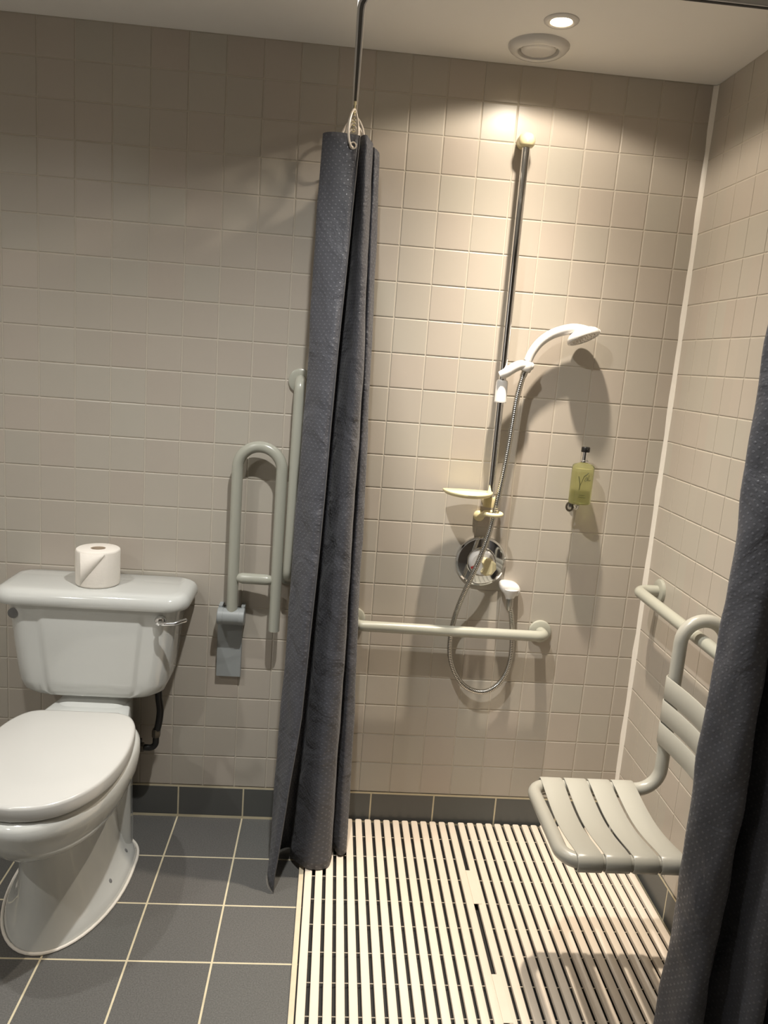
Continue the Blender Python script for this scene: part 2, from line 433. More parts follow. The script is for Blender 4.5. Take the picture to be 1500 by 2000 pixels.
Z5 = (2.03, 1.5, 1.0, .5, .03)
def cp(xs, ys, top=2.036, bot=.02): return dict(x=list(zip(Z5, xs)), y=list(zip(Z5, ys)), top=top, bot=bot)
left = [
    cp((.966, .945, .930, .908, .858), (-.215, -.265, -.285, -.315, -.360), 2.034, .004),
    cp((.950, .925, .908, .890, .846), (-.218, -.268, -.288, -.310, -.335), 2.035, .010),
    cp((.900, .890, .877, .866, .838), (-.210, -.235, -.250, -.262, -.270), 2.038, .022),
    cp((.871, .868, .858, .847, .838), (-.190, -.200, -.205, -.212, -.215), 2.036, .010),
    cp((.900, .895, .890, .880, .870), (-.150, -.160, -.165, -.170, -.170), 2.034, .010),
    cp((.958, .950, .938, .920, .895), (-.140, -.150, -.160, -.165, -.170), 2.040, .014),
    cp((.972, .968, .953, .934, .905), (-.185, -.210, -.215, -.220, -.222), 2.042, .018),
    cp((.985, .990, .985, .975, .950), (-.200, -.262, -.280, -.285, -.282), 2.040, .025),
    cp((.998, 1.010, 1.012, 1.010, 1.004), (-.180, -.245, -.265, -.275, -.272), 2.030, .024),
    cp((1.000, 1.014, 1.016, 1.017, 1.020), (-.150, -.190, -.205, -.215, -.225), 2.026, .026),
    cp((.999, 1.008, 1.010, 1.012, 1.014), (-.115, -.140, -.148, -.155, -.165), 2.034, .030),
    cp((1.008, 1.022, 1.028, 1.035, 1.042), (-.130, -.165, -.180, -.195, -.215), 2.030, .028),
    cp((1.020, 1.036, 1.045, 1.056, 1.066), (-.110, -.140, -.155, -.170, -.190), 2.020, .026),
    cp((1.018, 1.032, 1.042, 1.052, 1.060), (-.085, -.118, -.128, -.135, -.140), 2.024, .030),
    cp((.985, .995, 1.000, 1.005, 1.010), (-.055, -.095, -.105, -.108, -.105), 2.038, .030),
    cp((.945, .940, .940, .940, .940), (-.030, -.045, -.050, -.050, -.050), 2.038, .030)]
mb, rw = make_curtain(left, 80, 9, .0024, 3)
t = empty('shower_curtain', (.95, -.2, 0), 'dark grey dotted shower curtain gathered against the back wall beside the white mat', 'shower curtain', 'dark shower curtains')
cl = build('cloth', mb, M_CURT, t, smooth=0)
cl.data.shade_smooth()
sm = cl.modifiers.new('thickness', 'SOLIDIFY'); sm.thickness = .0014; sm.offset = 0
build('hem', tube([r[0]+Vector((.0003, -.0006, 0)) for r in rw[::2]], .0016, 6), M_HEM, t, label='stitched edge of the curtain')
# eyelet of the front ring
build('eyelet', tube([Vector((.9505, -.2215, 2.008))+Vector((math.cos(a)*.0075, 0, math.sin(a)*.0075)) for a in [2*pi*k/20 for k in range(21)]], .0019, 8), M_RINGP, t, label='pale round eyelet')

def cr(x, y, top=2.02, bot=.03): return dict(x=[(2.03, x), (.03, x)], y=[(2.03, y), (.03, y)], top=top, bot=bot)
right = [cr(1.80, -.888), cr(1.752, -.889), cr(1.722, -.905), cr(1.728, -.940), cr(1.755, -.975), cr(1.786, -.975), cr(1.806, -.935),
         cr(1.822, -.905), cr(1.838, -.945), cr(1.856, -1.005), cr(1.884, -1.015), cr(1.902, -.965), cr(1.914, -.915), cr(1.928, -.935), cr(1.940, -.985), cr(1.938, -1.03)]
mb, rw = make_curtain(right, 80, 8, .005, 11)
t = empty('shower_curtain', (1.84, -.9, 0), 'dark shower curtain hanging in the right foreground in front of the folding seat', 'shower curtain', 'dark shower curtains')
cl = build('cloth', mb, M_CURT, t, smooth=0); cl.data.shade_smooth()
sm = cl.modifiers.new('thickness', 'SOLIDIFY'); sm.thickness = .0014; sm.offset = 0

# ------------------------------------------------------------------ toilet
TX = .303
toilet = empty('toilet', (TX, -.4, 0), 'white close-coupled toilet with closed lid against the tiled wall', 'toilet')
def egg(w, yf, ym, yb, z, back=.55, n=56, cx=TX, pf=2.0):
    """plan outline: elliptical nose to yf, widest at ym, squarer back at yb"""
    pts = []
    for k in range(n):
        a = 2*pi*k/n; ca, sa = math.cos(a), math.sin(a)
        if sa <= 0:
            x = w*math.copysign(abs(ca)**(2/pf), ca); y = ym+(ym-yf)*-abs(sa)**(2/pf)
        else:
            e = back; x = w*math.copysign(abs(ca)**e, ca)*(1-.18*sa**2); y = ym+(yb-ym)*abs(sa)**e
        pts.append(Vector((cx+x, y, z)))
    return pts
B = [(.470, .168, -.738, -.45, -.22), (.466, .176, -.750, -.45, -.21), (.455, .181, -.758, -.45, -.20), (.43, .182, -.757, -.45, -.20), (.39, .175, -.742, -.44, -.20),
     (.35, .162, -.715, -.43, -.20), (.315, .148, -.683, -.42, -.20), (.295, .136, -.656, -.41, -.20), (.283, .122, -.628, -.40, -.20), (.278, .108, -.60, -.38, -.20)]
pan = loft([egg(w, yf, ym, yb, z-.028*max(0, min(1, (z-.28)/.12))) for z, w, yf, ym, yb in B], True, True)
FX = .297   # foot: slim nose, broad back with a lipped edge
P = [(.30, .096, -.585, -.34, -.14, FX), (.20, .098, -.578, -.34, -.14, FX), (.10, .108, -.580, -.33, -.14, FX), (.05, .124, -.588, -.32, -.135, FX), (.03, .140, -.594, -.31, -.125, FX), (.014, .150, -.600, -.30, -.12, FX), (.003, .152, -.603, -.30, -.118, FX)]
loft([egg(w, yf, ym, yb, z, .5, 56, cx) for z, w, yf, ym, yb, cx in P], True, True, pan)
# rear trunk under the cistern
rr = []
for z, hw, yf in [(.003, .146, -.235), (.03, .143, -.23), (.05, .139, -.235), (.15, .138, -.24), (.30, .136, -.27), (.40, .134, -.30), (.445, .130, -.31), (.4535, .127, -.312), (.4565, .121, -.305)]:
    q_ = rrect(hw, (-.03-yf)/2, .045, TX, (-.03+yf)/2, z, 6, .02)
    for p_ in q_: p_.x = TX+(p_.x-TX)*(1-.36*max(0, min(1, (p_.y+.27)/.22)))
    rr.append(q_)
loft(rr, True, True, pan)
loft([rrect(h_, d_/2, .04, TX, -.02-d_/2, z, 6, .02) for z, h_, d_ in [(.452, .098, .185), (.458, .096, .172), (.466, .092, .150), (.4805, .088, .140)]], True, True, pan)
build('pan', pan, M_CERAM, toilet, smooth=40)
# white sealant line on the floor
so = egg(.156, -.609, -.30, -.112, .004, .5, 56, FX)
build('floor_sealant', tube(so+[so[0]], .0042, 8, caps=False), M_SEAL, toilet, label='bead of white sealant round the foot')
from mathutils.bvhtree import BVHTree
bvh = BVHTree.FromPolygons([tuple(v) for v in pan.v], pan.f)
for (x, y, z) in [(.430, -.2525, .046), (.425, -.392, .050)]:
    o_ = Vector((x+.25, y-.20, z+.16)); hit, nrm, _, _ = bvh.ray_cast(o_, (Vector((x, y, z))-o_).normalized())
    if nrm.dot(o_-hit) < 0: nrm = -nrm
    build('screw_cap', lathe([(.0001, .0016), (.0042, .0014), (.0062, .0004), (.0064, -.003)], hit, nrm, 18), M_GREYCAP, toilet, label='grey screw head')
# seat and lid
half = [(0, -.268), (.07, -.268), (.112, -.272), (.140, -.290), (.163, -.335), (.176, -.400), (.181, -.480), (.175, -.555), (.158, -.622), (.128, -.678), (.092, -.716), (.048, -.738), (0, -.745)]
hc = catmull([(x, y, 0) for x, y in half], 6)
outl = hc+[Vector((-p.x, p.y, 0)) for p in hc[-2:0:-1]]
ocx, ocy = TX, -.50
def oring(s, z, dz=0):
    return [Vector((ocx+p.x*s, ocy+(p.y-ocy)*s, z)) for p in outl]
build('seat_ring', loft([oring(.955, .4405), oring(.962, .4415), oring(.962, .4455), oring(.955, .447)], True, True), M_SEATW, toilet, smooth=50)
build('lid', loft([oring(.985, .4455), oring(.998, .4470), oring(1.004, .4505), oring(1.003, .4735), oring(.996, .4785), oring(.98, .4812), oring(.95, .4825), oring(.6, .4840), oring(.1, .4845)], True, True), M_SEATW, toilet, smooth=50, label='closed white lid')
for sx in (-1, 1):
    build('lid_hinge', tube([(TX+sx*.05, -.262, .466), (TX+sx*.10, -.262, .466)], .009, 12), M_SEATW, toilet)
# cistern tank
def tank_ring(hw, yf, z, r=.05, yb=-.012, panel=1.):
    pts = []; hd = (yb-yf)/2; cy = (yb+yf)/2
    base = rrect(hw, hd, r, TX, cy, z, 8, .02)
    # insert extra points along the front edge
    n = 9; front = []
    x0, x1 = TX-hw+r, TX+hw-r
    for k in range(1, 48):
        x = x0+(x1-x0)*k/48; front.append(Vector((x, yf, z)))
    out = base[-1:]*0+base+front
    pw = .122+.022*max(0, min(1, (z-.50)/.2))
    res = []
    for p in out:
        if abs(p.y-yf) < .004:
            d = (pw-abs(p.x-TX-.002))/.010; d = max(0, min(1, d)); d = d*d*(3-2*d)
            p = Vector((p.x, p.y-.0045*d*panel, p.z))
        res.append(p)
    return res
T = [(.479, .150, -.155), (.481, .168, -.172), (.487, .184, -.182), (.500, .199, -.187), (.525, .209, -.189), (.57, .215, -.190), (.65, .224, -.192), (.72, .231, -.194), (.735, .2335, -.195), (.765, .236, -.195)]
trs = [tank_ring(hw, yf, z, .05 if z > .49 else .06, -.012, 1. if z < .73 else .4) for z, hw, yf in T]
build('cistern', loft(trs, True, True), M_CERAM, toilet, smooth=40)
LD = [(.7565, .255, -.205, .055), (.757, .264, -.214, .06), (.764, .268, -.218, .062), (.776, .268, -.218, .062), (.786, .265, -.215, .060), (.794, .258, -.208, .055), (.7985, .247, -.197, .05), (.800, .232, -.182, .045)]
build('cistern_lid', loft([rrect(hw, (-.006-yf)/2, r, TX, (-.006+yf)/2, z, 8, .03) for z, hw, yf, r in LD], True, True), M_CERAM, toilet, smooth=40)
lv = build('flush_lever', tube(fillet([(.500, -.215, .728), (.512, -.226, .728), (.545, -.228, .732), (.572, -.222, .741)], .01), lambda k: .0058, 12, round_end=True), M_CHROME, toilet, label='chrome flush lever')
build('lever_boss', lathe([(.016, -.004), (.016, .006), (.013, .012), (.008, .016), (.0001, .017)], (.497, -.194, .727), (0, -1, 0), 24), M_CHROME, lv)
build('blanking_plug', lathe([(.0145, -.003), (.0145, .002), (.012, .0035), (.0001, .004)], (.094, -.1905, .725), (0, -1, 0), 24), M_GREYCAP, toilet, label='round grey blanking plug')

# roll on the cistern lid
rx, ry, rz = .301, -.112, .8003
t = empty('toilet_roll', (rx, ry, rz), 'white toilet roll standing on end on top of the cistern', 'toilet roll')
R0, H = .0605, .104
prof = [(.0205, .0), (R0-.004, .0), (R0-.001, .002), (R0, .006), (R0, H-.006), (R0-.001, H-.002), (R0-.004, H), (.0205, H)]
build('paper', lathe(prof, (rx, ry, rz), n=64, closed_profile=True), M_PAPER, t, smooth=50)
build('cardboard_tube', lathe([(.0190, .001), (.0204, .001), (.0204, H-.001), (.0190, H-.001)], (rx, ry, rz), n=32, closed_profile=True), M_CARD, t, label='brown cardboard core')
# folded end: a wedge of the last sheet lying on the front
mb = MB(); n = 20; v = []
for k in range(n+1):
    a = -pi/2-.62+1.18*k/n; f = k/n
    zt = H-.004; zb = .004+(H-.012)*f
    for z in (zb, zt):
        v.append((rx+(R0+.0007)*math.cos(a), ry+(R0+.0007)*math.sin(a), rz+z))
mb.add(v, [(2*k, 2*k+2, 2*k+3, 2*k+1) for k in range(n)])
fl = build('folded_end', mb, M_PAPER, t, smooth=60); s_ = fl.modifiers.new('th', 'SOLIDIFY'); s_.thickness = .0012; s_.offset = 0

# water supply below the cistern
t = empty('water_supply_pipe', (.46, -.07, .27), 'black water pipe and valve below the right end of the cistern', 'pipe')
build('flexible_hose', tube(catmull([(.470, -.075, .482), (.472, -.075, .44), (.477, -.075, .40), (.474, -.075, .36), (.468, -.075, .33)], 6), .0105, 14), M_BLACK, t)
build('hose_nut', lathe([(.0125, 0), (.0135, .004), (.0135, .02), (.0115, .026)], (.4665, -.075, .312), n=6), M_BRASS, t, label='dull metal nut')
build('elbow', tube(fillet([(.4665, -.075, .315), (.4655, -.075, .274), (.415, -.075, .276)], .022), .0095, 14), M_BLACK, t)
build('isolating_valve', lathe([(.010, 0), (.0145, .002), (.0145, .018), (.011, .02), (.011, .034), (.0085, .036)], (.432, -.075, .2755), (-1, 0, 0), 10), M_BRASS, t)
build('valve_handle', box(.398, .424, -.082, -.068, .287, .303), M_BLACK, t, bevel=.002)
build('wall_pipe', tube(fillet([(.418, -.075, .276), (.392, -.075, .276), (.392, .0, .276)], .012), .0075, 12), M_BLACK, t)

# ------------------------------------------------------------------ grab rails
def flange(name, c, axis, parent, r=.036):
    return build(name, lathe([(r, 0), (r, .005), (r*.97, .0085), (r*.87, .0105), (.018, .0115)], c, axis, 36), M_RAIL, parent)
RB = .0165
# vertical rail half hidden by the curtain
t = empty('grab_rail', (.84, 0, .83), 'vertical pale grey grab rail on the wall partly hidden behind the curtain', 'grab rail')
build('rail_tube', tube(fillet([(.843, -.008, 1.412), (.845, -.066, 1.412), (.840, -.066, .832), (.838, -.008, .832)], .042), RB, 20), M_RAIL, t)
flange('wall_flange', (.843, 0, 1.411), (0, -1, 0), t); flange('wall_flange', (.838, 0, .832), (0, -1, 0), t)
# horizontal rail in the shower
t = empty('grab_rail', (1.3, 0, .69), 'horizontal grab rail on the back wall below the round chrome valve', 'grab rail')
build('rail_tube', tube(fillet([(1.634, -.008, .688), (1.634, -.068, .694), (1.046, -.068, .698), (1.046, -.008, .698)], .04), RB, 20), M_RAIL, t)
flange('wall_flange', (1.634, 0, .688), (0, -1, 0), t); flange('wall_flange', (1.046, 0, .698), (0, -1, 0), t)
# rail on the right wall
t = empty('grab_rail', (XR, -.5, .87), 'horizontal grab rail on the right wall that the shower seat hooks over', 'grab rail')
build('rail_tube', tube(fillet([(XR-.008, -.112, .872), (1.880, -.114, .872), (1.880, -.815, .872), (XR-.008, -.815, .872)], .038), RB, 20), M_RAIL, t)
flange('wall_flange', (XR, -.112, .872), (-1, 0, 0), t); flange('wall_flange', (XR, -.815, .872), (-1, 0, 0), t)

# folded-up support arm beside the toilet
t = empty('hinged_support_arm', (.672, 0, .49), 'grey hinged toilet support arm folded upright on the wall beside the cistern', 'grab rail')
pl = MB(); loft([rrect(.0375, .008, .003, .669, -.0085, z, 3) for z in (.4935, .496, .69, .715)], True, True, pl)
build('wall_plate', pl, M_HINGE, t, smooth=30)
for sx in (-1, 1):
    build('hinge_cheek', loft([rrect(.0055, .019, .003, .6745+sx*.0335, -.019, z, 3) for z in (.672, .728)], True, True), M_HINGE, t, smooth=30)
hb = MB(); lathe([(.0235, -.0405), (.0258, -.0385), (.0258, -.024), (.0248, -.0235), (.0248, .0235), (.0258, .024), (.0258, .0385), (.0235, .0405)], (.6745, -.044, .698), (1, 0, 0), 28, hb)
build('hinge_barrel', hb, M_HINGE, t)
def armp(x, z):     # the loop leans out a little towards its free side
    return Vector((x, -.044-.013*(x-.676)/.129, z))
arc = [armp(.7405-.0645*math.cos(a), 1.152+.0645*math.sin(a)) for a in [pi*k/24 for k in range(25)]]
build('loop_tube', tube([armp(.676, .706), armp(.676, .9)]+arc+[armp(.805, .9), armp(.805, .664)], RB, 20), M_RAIL, t)
build('cross_bar', tube([armp(.682, .820), armp(.692, .820), armp(.704, .820), armp(.776, .821), armp(.788, .821), armp(.798, .821)], lambda k: (.006, .0135, .0162, .0162, .0135, .006)[k], 18), M_RAIL, t)

# ------------------------------------------------------------------ shower fittings on the back wall
RXY = (1.4235, -.050)
t = empty('shower_riser_rail', (RXY[0], 0, 1.05), 'tall chrome shower riser rail on the tiled wall with cream cap', 'shower rail')
build('rail_tube', tube([(*RXY, 1.088), (*RXY, 2.098)], .0108, 24), M_CHROME, t, label='long chrome tube')
cap = MB(); tube(fillet([(1.4235, .0, 2.112), (1.4235, -.030, 2.113), (1.4235, -.052, 2.107), (1.4235, -.055, 2.094)], .02), lambda k: .0195, 18, cap)
lathe([(.0165, -.012), (.021, -.006), (.0225, .004), (.020, .016), (.012, .023), (.0001, .0255)], (1.4235, -.052, 2.10), n=28, mb=cap)
build('top_cap', cap, M_CREAM, t, smooth=60, label='cream top cap')
sl = MB(); lathe([(.0112, 0), (.0172, .0005), (.0178, .004), (.0172, .006), (.0172, .058), (.0150, .064), (.0112, .066)], (RXY[0], RXY[1], 1.393), n=28, mb=sl, closed_profile=True)
slider = build('slider', sl, M_WPLA, t, label='white sliding holder')
ar = MB(); tube(catmull([(1.414, -.060, 1.470), (1.430, -.064, 1.480), (1.452, -.062, 1.496), (1.472, -.058, 1.504), (1.500, -.056, 1.503)], 6), lambda k: .0125+.002*math.sin(k/24*pi), 16, ar, round_end=True)
lathe([(.0135, -.016), (.0165, -.013), (.0170, .010), (.0135, .014)], (1.489, -.055, 1.502), (.28, 0, .96), 24, ar)
build('handset_holder', ar, M_WPLA, slider, smooth=60)
# soap dish: shallow half-moon tray
dish = MB(); rg = []
def moon(s, z, front=.098):
    pts = []
    for k in range(33):
        a = pi+pi*k/32; pts.append(Vector((1.354+.0745*s*math.cos(a), -.046+front*s*math.sin(a)*.95, z)))
    for k in range(1, 8): pts.append(Vector((1.354+.0745*s*(1-2*k/8), -.046+.010*s*math.sin(pi*k/8), z)))
    return pts
rg = [moon(.80, 1.1165), moon(.92, 1.1185), moon(.985, 1.1235), moon(1., 1.1285), moon(.985, 1.1305), moon(.955, 1.1290), moon(.90, 1.1245), moon(.5, 1.1225), moon(.05, 1.122)]
loft(rg, True, True, dish)
build('soap_dish', dish, M_CREAM, t, smooth=50, label='cream half-moon soap dish')
br = MB(); lathe([(.0185, 0), (.0185, .026), (.0165, .030), (.0110, .030)], (1.4225, -.047, 1.084), n=26, mb=br)
tube(fillet([(1.4225, 0, 1.098), (1.4225, -.046, 1.098)], .01), .0165, 16, br)
build('lower_bracket', br, M_CREAM, t, label='cream lower wall bracket')
rg = MB(); tube([(1.4275+math.cos(a)*.0250, -.088+math.sin(a)*.0250, 1.0705) for a in [2*pi*k/36 for k in range(37)]], .0064, 12, rg, caps=False)
build('hose_ring', rg, M_CREAM, t, smooth=60, label='cream ring holding the hose')
fx_ = MB(); lathe([(.0165, 0), (.0165, .006), (.013, .011), (.0001, .013)], (1.404, 0, 1.046), (0, -1, 0), 24, fx_); tube([(1.404, -.008, 1.046), (1.414, -.042, 1.060), (1.418, -.066, 1.068)], .0085, 14, fx_)
build('ring_bracket', fx_, M_CREAM, t, smooth=60)

# handset
t = empty('shower_handset', (1.489, -.055, 1.5), 'white handheld shower head resting in the slider holder', 'shower head')
hp = catmull([(1.4895, -.055, 1.510), (1.4985, -.054, 1.538), (1.518, -.053, 1.569), (1.546, -.052, 1.593), (1.578, -.051, 1.608), (1.612, -.050, 1.6165), (1.640, -.050, 1.6175), (1.662, -.050, 1.6145)], 7)
build('handle', tube(hp, lambda k: .0118+.0010*k/10-(.0055*max(0, (k-35)/14)), 20), M_WPLA, t, smooth=60)
hax = Vector((.34, -.30, -.90)).normalized(); hc_ = Vector((1.6425, -.054, 1.600))
head = lathe([(.0001, -.0185), (.018, -.0175), (.032, -.0140), (.042, -.0075), (.0475, .000), (.0485, .007), (.047, .0105), (.041, .0115), (.0405, .0095), (.0001, .0095)], hc_, hax, 48)
hd = build('spray_head', head, M_WPLA, t, smooth=45)
nz = MB(); u_, w_, a_ = basis(hax)
for rr_, cnt in ((.012, 8), (.022, 14), (.032, 20)):
    for k in range(cnt):
        a = 2*pi*k/cnt; lathe([(.0014, 0), (.0012, .0022), (.0001, .0024)], hc_+(u_*math.cos(a)+w_*math.sin(a))*rr_+hax*.0094, hax, 6, nz)
build('spray_nozzles', nz, M_RINGP, hd)
rb_ = MB()
for k in range(5):      # grip ribs on the rim
    a = -.30+.15*k; d = (Vector((.93, 0, .36))*math.cos(a)+Vector((0, -1, 0))*math.sin(a)*1.0)
    d = (d-hax*d.dot(hax)).normalized()
    tube([hc_+d*.0475-hax*.001, hc_+d*.0485+hax*.004, hc_+d*.0475+hax*.0085], .0016, 6, rb_)
build('rim_ribs', rb_, M_WPLA, hd)
build('handle_collar', lathe([(.0122, -.002), (.0130, -.001), (.0130, .003), (.0122, .004)], (1.4903, -.055, 1.5135), (.3, 0, .95), 20), M_STEEL, t, label='thin metal collar')

# hose
hpth = catmull([(1.486, -.056, 1.488), (1.479, -.057, 1.463), (1.4695, -.062, 1.414), (1.4625, -.068, 1.332), (1.4545, -.075, 1.241), (1.4435, -.082, 1.149), (1.4325, -.086, 1.066), (1.4205, -.088, 1.0), (1.4035, -.087, .935),
                (1.384, -.080, .87), (1.3645, -.060, .797), (1.3525, -.040, .729), (1.3475, -.031, .662), (1.352, -.029, .604), (1.3695, -.029, .553), (1.4015, -.030, .509), (1.4435, -.031, .489), (1.4835, -.030, .492), (1.5195, -.029, .523), (1.541, -.029, .579), (1.5435, -.029, .647), (1.534, -.031, .725), (1.5205, -.034, .786)], 44)
# resample at a constant step so that the ribs are even
def resample(p, step):
    out = [p[0]]; acc = 0
    for a, b in zip(p, p[1:]):
        L = (b-a).length; d = step-acc
        while d <= L: out.append(a+(b-a)*(d/L)); d += step
        acc = L-(d-step)
    return out
hr = resample(hpth, .0014)
t = empty('shower_hose', (1.44, -.05, .48), 'ribbed chrome shower hose looping from the handset down to the wall outlet', 'hose')
build('ribbed_hose', tube(hr, lambda k: .0074+.0009*(1 if k % 4 in (0, 1) else 0), 14), M_STEEL, t, smooth=80)
build('hose_nut', lathe([(.0088, 0), (.0098, .002), (.0098, .020), (.0082, .026)], (1.4875, -.0555, 1.494), (-.28, 0, -.96), 18), M_STEEL, t)
build('hose_nut', lathe([(.0112, 0), (.0115, .018), (.0098, .030), (.0086, .038)], (1.5195, -.034, .800), (.06, .03, -1), 18), M_STEEL, t)

# valve
vc = (1.4235, 0, .9045)
t = empty('shower_valve', (1.4235, 0, .83), 'round polished chrome shower valve plate with white knob', 'shower valve')
build('cover_plate', lathe([(.0795, 0), (.0795, .004), (.0775, .008), (.0725, .0105), (.0715, .0095), (.066, .0105), (.046, .0125), (.044, .016), (.0001, .016)], vc, (0, -1, 0), 64), M_CHROME, t, smooth=25)
kn = build('control_knob', lathe([(.040, .015), (.0405, .022), (.038, .034), (.034, .039), (.012, .041), (.0001, .041)], vc, (0, -1, 0), 40), M_WPLA, t, smooth=40)
lvr = MB(); rngs = []
for s, y in ((1., -.036), (1., -.052), (.86, -.058)):
    rngs.append([Vector((vc[0]+.012+x*s, y, vc[2]-.004+z*s)) for x, z in [(-.012, .026), (.010, .024), (.026, .010), (.028, -.008), (.016, -.026), (-.004, -.030), (-.018, -.020), (-.010, -.004), (-.018, .012)]])
loft(rngs, True, True, lvr)
build('knob_lever', lvr, M_CREAM, kn, smooth=25, bevel=.0015, label='cream lever on the knob')
build('hot_mark', lathe([(.0055, 0), (.0055, .0008), (.0001, .001)], (vc[0]-.030, -.0385, vc[2]-.012), (-.25, -1, 0), 14), M_RED, kn, label='small red dot')

# outlet elbow
t = empty('shower_outlet', (1.518, 0, .80), 'white wall outlet elbow feeding the hose above the horizontal rail', 'shower outlet')
body = MB()
def oc(s, y, dz=0): # oblong cap outline leaning to the right
    return [Vector((1.5185+.0325*s*math.copysign(abs(math.cos(a))**.75, math.cos(a)), y, .829+dz+(.020*s*math.copysign(abs(math.sin(a))**.8, math.sin(a)))-.006*s*math.cos(a))) for a in [2*pi*k/32 for k in range(32)]]
loft([oc(.92, 0), oc(1., -.004), oc(1.0, -.022, .001), oc(.96, -.034, .0), oc(.82, -.0425, -.002), oc(.5, -.046, -.003), oc(.05, -.047, -.003)], True, True, body)
build('wall_cover', body, M_WPLA, t, smooth=50)
sp = lathe([(.014, 0), (.0190, -.006), (.0215, -.020), (.018, -.026)], (1.5195, -.028, .797), n=24)
sp2 = MB(); lathe([(.026, .014), (.024, .004), (.018, -.006), (.0135, -.014), (.0125, -.018), (.0001, -.018)], (1.5195, -.030, .815), n=26, mb=sp2)
build('spout', sp2, M_WPLA, t, smooth=50)

# soap bottle and its bracket
bx, by, bz = 1.6925, -.052, 1.112
t = empty('soap_bottle', (bx, by, bz), 'small green pump soap bottle fixed to the wall right of the shower head', 'soap bottle')
build('bottle_body', lathe([(.0001, .0), (.029, .0), (.032, .002), (.0328, .006), (.0328, .108), (.0318, .114), (.027, .119), (.014, .122), (.011, .124), (.011, .127), (.0001, .127)], (bx, by, bz), n=40), M_BOTTLE, t, smooth=50)
build('pump_collar', lathe([(.0001, .0), (.0125, .0), (.0125, .004), (.0092, .006), (.0092, .031), (.0001, .031)], (bx, by, bz+.125), n=24), M_CHROME, t, label='chrome pump neck')
ph_ = MB(); lathe([(.0001, 0), (.0122, 0), (.0126, .002), (.0126, .013), (.0115, .015), (.0001, .0155)], (bx, by, bz+.155), n=24, mb=ph_); tube([(bx, by, bz+.163), (bx+.003, by-.016, bz+.163)], .004, 10, ph_)
build('pump_head', ph_, M_BLACK, t, smooth=40, label='black pump head')
def on_bottle(ux, z):   # point on the cylinder front; ux in metres across the label
    a = -pi/2-.10+ux/.0328; return Vector((bx+.0331*math.cos(a), by+.0331*math.sin(a), bz+z))
def stroke(pts, r0=.0008, r1=.0004):
    c = catmull([(u, z, 0) for u, z in pts], 5); c = [on_bottle(p.x, p.y) for p in c]
    return c
pr_ = MB()
for pts, r in [([(-.017, .085), (-.014, .074), (-.011, .060), (-.0115, .045)], .0010), ([(-.002, .086), (.004, .091), (.010, .097)], .0009), ([(-.002, .086), (-.006, .072), (-.0105, .058)], .0006),
               ([(.002, .079), (.006, .084), (.0085, .081), (.006, .074), (.002, .073), (.002, .079)], .0007), ([(.0085, .084), (.0088, .076), (.0120, .074)], .0007), ([(.013, .090), (.0125, .078), (.016, .074), (.020, .077)], .0007),
               ([(-.010, .030), (.006, .030)], .0005), ([(-.012, .024), (.009, .023)], .0005)]:
    tube(stroke(pts), r, 6, pr_)
build('printed_script', pr_, M_INK, t, smooth=60, label='dark handwritten style lettering on the bottle')
t = empty('bottle_bracket', (1.675, 0, 1.09), 'small dark metal bracket under the green soap bottle', 'bracket')
build('bracket_plate', lathe([(.014, 0), (.014, .004), (.011, .006), (.0001, .0065)], (1.690, 0, 1.098), (0, -1, 0), 22), M_STEEL, t)
build('support_hook', tube(fillet([(1.690, -.006, 1.098), (1.690, -.046, 1.092), (1.690, -.052, 1.1075)], .012), .0042, 12), M_STEEL, t)
build('hanging_loop', tube([(1.669+math.sin(a)*.0095, -.040, 1.099+math.cos(a)*.0125) for a in [2*pi*k/24 for k in range(25)]], .0034, 8, caps=False), M_BRASS, t)

# ------------------------------------------------------------------ shower seat hooked over the right rail
SZ = .470; YA, YB = -.548, -.850; XB = 1.825; XFRONT = 1.496
seat = empty('wall_hung_shower_chair', (1.66, -.7, .45), 'pale grey slatted shower seat hooked over the rail on the right wall', 'shower seat')
def hookpath(y):
    hk = [Vector((1.8815+.0565*-math.cos(a), y, .868+.0565*math.sin(a))) for a in [pi*k/18 for k in range(19)]]
    return hk
for y in (YA, YB):
    p = fillet([(1.58, y, SZ), (XB, y, SZ), (XB, y, .868)], .062, 10)
    hk = hookpath(y)
    build('side_frame', tube(p+hk[1:]+[Vector((1.938, y, .79))], RB, 20, round_end=True), M_SEATG, seat)
build('front_bar', tube(fillet([(1.60, YA, SZ), (XFRONT, YA, SZ), (XFRONT, YB, SZ), (1.60, YB, SZ)], .045, 10), RB, 20), M_SEATG, seat)
def seat_slat(x0, x1, k):
    """slat running across the seat, dipped in the middle, curling over both side tubes"""
    th = .004; prof = []; R = RB+.0012
    def arc_(yc_, s):   # outer wrap from below the tube up to the top
        return [(yc_+s*R*math.cos(a), SZ+R*math.sin(a)) for a in [math.radians(d) for d in (-115, -80, -45, -10, 25, 55, 80)]]
    up = [(yy, zz) for yy, zz in arc_(YB, -1)]
    N = 14
    for i in range(1, N):
        f = i/N; y = YB+(YA-YB)*f; up.append((y, SZ+R*math.sin(math.radians(82))-.020*math.sin(pi*f)**1.2))
    up += [(yy, zz) for yy, zz in arc_(YA, 1)][::-1]
    rings = []
    for xx, ins in ((x0, .0016), (x0+.0022, 0), (x1-.0022, 0), (x1, .0016)):
        top = []; bot = []
        for i, (y, z) in enumerate(up):
            a = Vector((up[min(i+1, len(up)-1)][0]-up[max(i-1, 0)][0], up[min(i+1, len(up)-1)][1]-up[max(i-1, 0)][1], 0)).normalized()
            nx, nz_ = -a.y, a.x
            top.append(Vector((xx, y+nx*(th-ins), z+nz_*(th-ins)))); bot.append(Vector((xx, y+nx*ins*.5, z+nz_*ins*.5)))
        rings.append(top+bot[::-1])
    return loft(rings, True, True)
